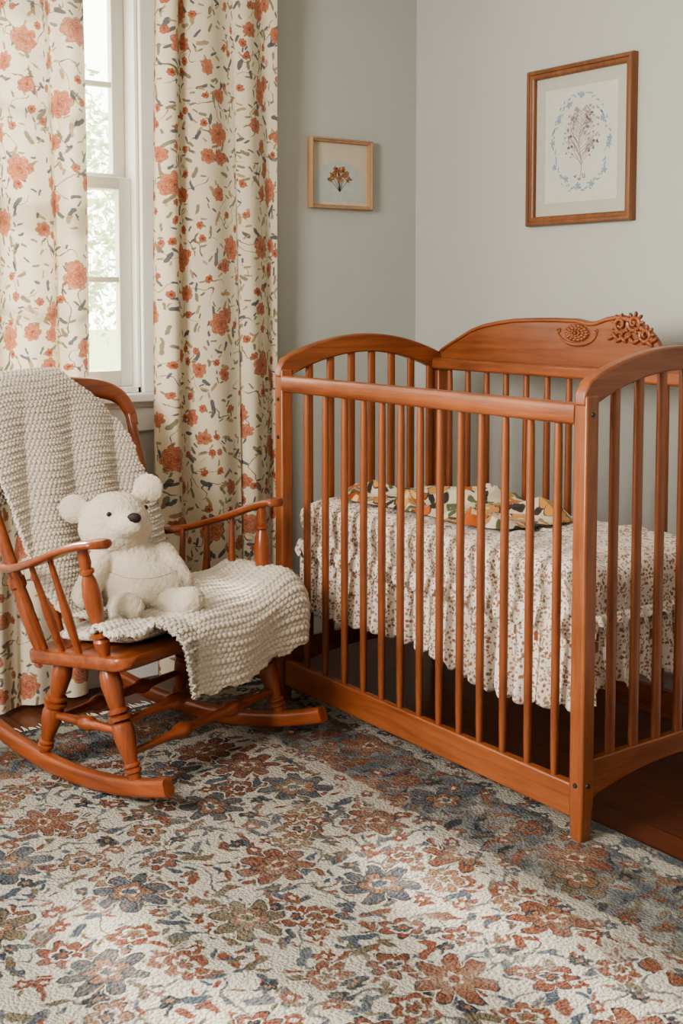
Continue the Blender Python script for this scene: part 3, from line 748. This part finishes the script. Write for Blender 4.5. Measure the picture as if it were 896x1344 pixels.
base = np.array((0, .3, .45)); ob1 = gridobj('knit_blanket', P-base, M['knit'], loc=cw(base), rot=TH, solid=.008, off=0)
tag(ob1, 'cream chunky knit blanket draped over the rocking chair back', 'blanket')
nr, nc = 440, 600
a = np.linspace(-.37, .52, nc); b_ = np.linspace(0, .46, nr)
Ag, Bg = np.meshgrid(a, b_)
ax_, by_ = .315, .205
topz = .470+.042*np.clip((Ag-.0)/.3, 0, 1)*np.clip(1-Bg/.5, .3, 1)+.008*np.sin(Ag*14+1)*np.sin(Bg*17)+.010*np.sin(Ag*18+Bg*9)
sk = .13*np.clip((-.05-Ag)/.25, 0, 1)
Bs = sk+Bg*np.interp(Ag, [-.37, -.22, -.14, .1, .3, .52], [.20, .26, 1.0, 1.0, .95, .66])
Bs = np.minimum(Bs, np.interp(Ag, [-.37, -.24, -.17, .1, .3, .52], [.225, .24, .46, .46, .43, .31])+.008*np.sin(Ag*60))
da = np.maximum(0, Ag-ax_); db = np.maximum(0, Bs-by_); d = np.hypot(da, db)+1e-9
Rr = .080                                     # rounded turn over the seat edge
th_ = np.minimum(d/Rr, PI/2); outw = Rr*np.sin(th_); drop = Rr*(1-np.cos(th_))+np.maximum(0, d-Rr*PI/2)
fold = .009*np.sin(Ag*22+.8)*np.clip((d-.04)/.1, 0, 1)
x = np.minimum(Ag, ax_)+da/d*outw; yf = np.minimum(Bs, by_)+db/d*(outw+fold)
z = topz-drop
P = np.stack([x, .04-yf, z], 2)
P = knit(P, Ag, Bs, w=.0180, h=.0135, A=.0105, rib=.3)
base = np.array((0, -.05, .42)); ob2 = gridobj('knit_blanket', P-base, M['knit'], loc=cw(base), rot=TH, solid=.011, off=0)
tag(ob2, 'cream chunky knit throw spread over the seat front and hanging down beside the plush bear', 'blanket')

# ---------------------------------------------------------------- plush bear
bb = Vector((-.06, .03, .445))
bear = thing('plush_bear', cw(bb), 'cream plush bear with round ears sitting on the rocking chair', 'stuffed toy', TH)
m = MB()
VD = RZ.inverted() @ Vector((-FW.x, -FW.y, 0)); VD.normalize()
hd = cl(151, 684, 3.44)
vr = VD.cross(Vector((0, 0, 1))).normalized()
frm = Matrix((vr, VD, Vector((0, 0, 1)))).transposed()
m.ell(hd, (.094, .090, .082), 32, 20, frm); m.ell(hd+Vector((0, 0, -.018)), (.102, .092, .068), 32, 20, frm)
nose_c = cl(174, 684, 3.325)
for k in range(6): m.ell(hd.lerp(nose_c, .35+.45*k/5)+Vector((0, 0, -.008)), tuple(v*(1-.07*k) for v in (.062, .052, .048)), 24, 14, frm)
for px, py, D in ((97, 668, 3.46), (194, 641, 3.49)):
    e_ = cl(px, py, D); m.ell(e_, (.044, .016, .043), 24, 14, frm); m.ell(e_.lerp(hd, .35), (.026, .016, .026), 16, 10, frm)
    m.ell(e_+Vector((0, 0, -.006)), (.034, .021, .033), 24, 14, frm)
def limb(p, q, r0, r1, n=9):
    for k in range(n):
        t_ = k/(n-1); m.ell(Vector(p).lerp(Vector(q), t_), r0+(r1-r0)*t_, 16, 10)
m.ell(cl(178, 742, 3.45), (.088, .078, .068), 28, 16, frm)
m.ell(cl(190, 770, 3.42), (.124, .106, .078), 28, 16, frm)
limb(hd, cl(172, 728, 3.45), .056, .066, 5)
limb(cl(134, 732, 3.41), cl(112, 780, 3.32), .035, .038); limb(cl(216, 726, 3.46), cl(240, 764, 3.42), .032, .033)
limb(cl(162, 798, 3.36), cl(168, 804, 3.24), .048, .040); m.ell(cl(167, 797, 3.21), (.045, .028, .040), 20, 12, frm)
limb(cl(214, 798, 3.38), cl(250, 788, 3.28), .048, .038)
body = m.build('body', M['plush'], bear, bb)
rm = body.modifiers.new('remesh', 'REMESH'); rm.mode = 'VOXEL'; rm.voxel_size = .0045; rm.use_smooth_shade = True
sm = body.modifiers.new('smooth', 'SMOOTH'); sm.factor = .6; sm.iterations = 8
tx = bpy.data.textures.new('plush nap', 'CLOUDS'); tx.noise_scale = .009; tx.noise_depth = 2
dm = body.modifiers.new('nap', 'DISPLACE'); dm.texture = tx; dm.strength = .0075; dm.mid_level = .5
bpy.context.view_layer.update()
dg = bpy.context.evaluated_depsgraph_get()
bvh = BVHTree.FromObject(body, dg)
RI = RZ.inverted()
def hit(px, py):      # first point of the bear's surface on a line of sight, in the bear's own frame
    d = ray(px, py).normalized(); o_ = RI @ (Vector((0, 0, H))-CC)-bb; dl = RI @ d
    h = bvh.ray_cast(o_, dl)
    return h[0], h[1]
p, n_ = hit(176, 680)
MB().ell(p, (.019, .010, .0145), 18, 12, frm).build('nose', M['plush_dark'], bear)
for px, py in ((143, 675), (191, 666)):
    p, n_ = hit(px, py)
    if p: MB().ell(p, .0068, 12, 8).build('eye', M['eye'], bear)
def seam(pts, nm='seam', r=.0011, mat='seam'):
    P_ = []
    C_ = catmull([np.array(p, float) for p in pts], 40)
    for q in C_:
        p, n_ = hit(q[0], q[1])
        if p: P_.append(p+n_*.0003)
    for _ in range(3): P_ = [P_[0]]+[sum((P_[i+k] for k in (-1, 0, 1)), Vector())/3 for i in range(1, len(P_)-1)]+[P_[-1]]
    MB().tube(P_, r, 6).build(nm, M[mat], bear)
seam([(142, 750), (168, 759), (200, 759), (232, 750)])
seam([(146, 646), (164, 652), (174, 666)])

# ---------------------------------------------------------------- pictures
def picture(name, label, fn, W, Hh, fw, dp, mframe, mw, mmat, cat='picture'):
    base = fn(Vector((0, 0, 0)))
    e = thing(name, base, label, cat)
    def B(m, n_, mt, **k):
        m.v = [fn(p) for p in m.v]; return m.build(n_, mt, e, base, **k)
    m = MB(); w, h = W/2, Hh/2
    def ringv(a, b_, n_): return [(-a, -b_, n_), (a, -b_, n_), (a, b_, n_), (-a, b_, n_)]
    lv = [ringv(w, h, 0), ringv(w, h, dp*.75), ringv(w-fw*.15, h-fw*.15, dp), ringv(w-fw*.45, h-fw*.45, dp), ringv(w-fw*.5, h-fw*.5, dp*.8), ringv(w-fw*.85, h-fw*.85, dp*.75), ringv(w-fw, h-fw, dp*.6), ringv(w-fw, h-fw, 0)]
    V = [p for r_ in lv for p in r_]; Fc = []
    for i in range(len(lv)):
        for j in range(4):
            i2 = (i+1) % len(lv); k = (j+1) % 4; Fc.append((i*4+j, i*4+k, i2*4+k, i2*4+j))
    m.add(V, Fc); B(m, 'frame', mframe, bevel=.0010)
    m = MB(); m.box((-w+fw, -h+fw, .001), (w-fw, h-fw, .006)); B(m, 'mat_board', mmat, smooth=False)
    return e, B, w-fw-mw, h-fw-mw
def rib(m, p, q, wd, n_):
    p = Vector(p); q = Vector(q); d = (q-p).normalized(); s_ = Vector((-d.y, d.x))*wd
    m.add([(p.x-s_.x, p.y-s_.y, n_), (p.x+s_.x, p.y+s_.y, n_), (q.x+s_.x*.6, q.y+s_.y*.6, n_), (q.x-s_.x*.6, q.y-s_.y*.6, n_)], [(0, 1, 2, 3)])
def dot(m, c_, r0, n_, ns=8, pet=0, ph=0, asp=1, rot=0):
    V = []; k = 24 if pet else ns
    for i in range(k):
        a_ = 2*PI*i/k; r_ = r0*(1+.35*math.cos(pet*a_+ph)) if pet else r0
        x_, y_ = r_*math.cos(a_), r_*asp*math.sin(a_)
        V.append((c_[0]+x_*math.cos(rot)-y_*math.sin(rot), c_[1]+x_*math.sin(rot)+y_*math.cos(rot), n_))
    m.add(V, [tuple(range(k))])
a1 = onX(698, 97, XW); a2 = onX(838, 66, XW); b1 = onX(698, 297, XW); b2 = onX(836, 290, XW)
Yc = (a1.y+a2.y)/2; Zc = (a1.z+a2.z+b1.z+b2.z)/4; W = abs(a1.y-a2.y); Hh = (a1.z+a2.z-b1.z-b2.z)/2
fnR = lambda p: Vector((XW-p.z, Yc-p.x, Zc+p.y))
e, B, iw, ih = picture('framed_picture', 'larger walnut framed print of a flowering branch inside a blue wreath, above the crib', fnR, W, Hh, .032, .030, M['frame_dark'], .043, M['mat'])
m = MB(); m.box((-iw, -ih, .006), (iw, ih, .0068)); B(m, 'print_paper', M['paper'], smooth=False)
rnd = random.Random(5); m = MB()
for k in range(110):
    a_ = 2*PI*k/110
    if rnd.random() < .12: continue
    rr_ = rnd.uniform(.91, 1.08); c_ = (math.cos(a_)*iw*.76*rr_, math.sin(a_)*ih*.82*rr_+.004)
    if k % 9 == 0: dot(m, c_, .0100, .0074, pet=5, ph=a_)
    else: dot(m, c_, rnd.uniform(.005, .008), .0072, asp=.45, rot=a_+rnd.uniform(.8, 2.2))
B(m, 'wreath_drawing', M['ink_blue'], smooth=False)
m = MB(); n_ = .0072
yA, yB = -ih*.60, ih*.60
def sx_(v): return .006*math.sin(v*9)
for k in range(12):
    v0, v1 = k/12, (k+1)/12
    rib(m, (sx_(v0), yA+(yB-yA)*v0), (sx_(v1), yA+(yB-yA)*v1), .0019*(1-v0*.6), n_)
for k in range(38):
    v0 = .18+.80*k/38; s_ = 1 if k % 2 else -1; L_ = iw*.60*math.sin(PI*min(1, .25+v0*.68))*rnd.uniform(.7, 1.05)
    p0 = (sx_(v0), yA+(yB-yA)*v0); a_ = PI/2-s_*rnd.uniform(.5, 1.1); q = (p0[0]+math.cos(a_)*L_, p0[1]+math.sin(a_)*L_)
    rib(m, p0, q, .0010, n_)
    for j in range(5):
        u_ = .35+.65*j/4; c_ = (p0[0]+(q[0]-p0[0])*u_, p0[1]+(q[1]-p0[1])*u_)
        a2_ = a_+(.7 if j % 2 else -.7); l2 = L_*.22; q2 = (c_[0]+math.cos(a2_)*l2, c_[1]+math.sin(a2_)*l2)
        rib(m, c_, q2, .0006, n_)
        if (j+k) % 2: dot(m, q2, rnd.uniform(.0030, .0052), n_+.0002, pet=5, ph=rnd.random()*6)
for k in range(7): dot(m, (rnd.uniform(-.03, .03), yA+rnd.uniform(-.004, .012)), .008, n_, asp=.35, rot=rnd.uniform(0, 3))
B(m, 'branch_drawing', M['ink_mauve'], smooth=False)
a1 = onY(403, 179, YW); a2 = onY(484, 187, YW); b1 = onY(403, 273, YW); b2 = onY(484, 277, YW)
Xc = (a1.x+a2.x)/2; Zc2 = (a1.z+a2.z+b1.z+b2.z)/4; W = abs(a1.x-a2.x); Hh = (a1.z+a2.z-b1.z-b2.z)/2
fnL = lambda p: Vector((Xc+p.x, YW-p.z, Zc2+p.y))
e, B, iw, ih = picture('framed_picture', 'small light oak framed bouquet picture beside the curtain', fnL, W, Hh, .015, .03, M['frame_light'], .012, M['paper_small'])
m = MB(); V = [(-iw, -ih, .0066), (iw, -ih, .0066)]
for k in range(49):
    a_ = PI*k/48; V.append((math.cos(a_)*iw*(1+.03*math.cos(a_*16)), -ih*.35+math.sin(a_)*ih*.85*(1+.05*math.cos(a_*16)), .0066))
m.add(V, [tuple(range(len(V)))]); B(m, 'scalloped_panel', M['paper_blue'], smooth=False)
m = MB(); mg = MB(); rnd = random.Random(11)
for k, (u, v_, r0) in enumerate(((-.28, -.05, .013), (-.05, .12, .013), (.22, .02, .013), (.0, -.14, .015), (-.18, .18, .009), (.32, -.2, .009), (-.36, -.22, .008), (.14, .20, .009))):
    q = (u*iw, v_*ih); rib(mg, (0, -ih*.62), q, .0014, .0070)
    dot(m, q, r0, .0074, pet=5, ph=k); dot(mg, q, r0*.35, .0076)
for k in range(20):
    a_ = rnd.uniform(0, PI); rr_ = rnd.uniform(.2, .45); dot(mg, (math.cos(a_)*iw*rr_, -ih*.22+math.sin(a_)*ih*rr_), .0075, .0071, asp=.45, rot=rnd.uniform(0, 3))
B(m, 'flower_drawing', M['ink_red'], smooth=False); B(mg, 'stem_drawing', M['ink_green'], smooth=False)

# ---------------------------------------------------------------- light
wd = bpy.data.worlds.new('world'); sc.world = wd; wd.use_nodes = True; nt = wd.node_tree
bg = nt.nodes['Background']; tc = nt.nodes.new('ShaderNodeTexCoord'); sx = nt.nodes.new('ShaderNodeSeparateXYZ'); nt.links.new(tc.outputs['Generated'], sx.inputs[0])
mr = nt.nodes.new('ShaderNodeMapRange'); mr.interpolation_type = 'SMOOTHSTEP'; mr.inputs['From Min'].default_value = -.1; mr.inputs['From Max'].default_value = .35
nt.links.new(sx.outputs[1], mr.inputs['Value'])
mxn = nt.nodes.new('ShaderNodeMix'); mxn.data_type = 'RGBA'; nt.links.new(mr.outputs[0], mxn.inputs[0])
mxn.inputs[6].default_value = (.36, .335, .295, 1); mxn.inputs[7].default_value = (7.0, 7.0, 6.5, 1)
nt.links.new(mxn.outputs[2], bg.inputs['Color']); bg.inputs['Strength'].default_value = 1.0
def sun(d, e, col, ang):
    l = bpy.data.lights.new('sun', 'SUN'); l.energy = e; l.color = col; l.angle = ang; o_ = bpy.data.objects.new('sun', l); COL.objects.link(o_)
    o_.rotation_euler = Vector(d).to_track_quat('-Z', 'Y').to_euler(); o_.location = (1, 8, 6)
el = math.radians(36)
sun((-.03, -math.cos(el), -math.sin(el)), 18, (1, .92, .82), .11)
def area(loc, tgt, sz, e, col):
    l = bpy.data.lights.new('soft_light', 'AREA'); l.shape = 'RECTANGLE'; l.size = sz[0]; l.size_y = sz[1]; l.energy = e; l.color = col
    o_ = bpy.data.objects.new('soft_light', l); COL.objects.link(o_); o_.location = loc
    o_.rotation_euler = (Vector(tgt)-Vector(loc)).to_track_quat('-Z', 'Y').to_euler()
area((-1.0, 1.9, 1.9), (2.2, 2.7, .7), (.8, 1.1), 112, (1, .95, .88))  # added fill lamp out of view at left, standing in for window light
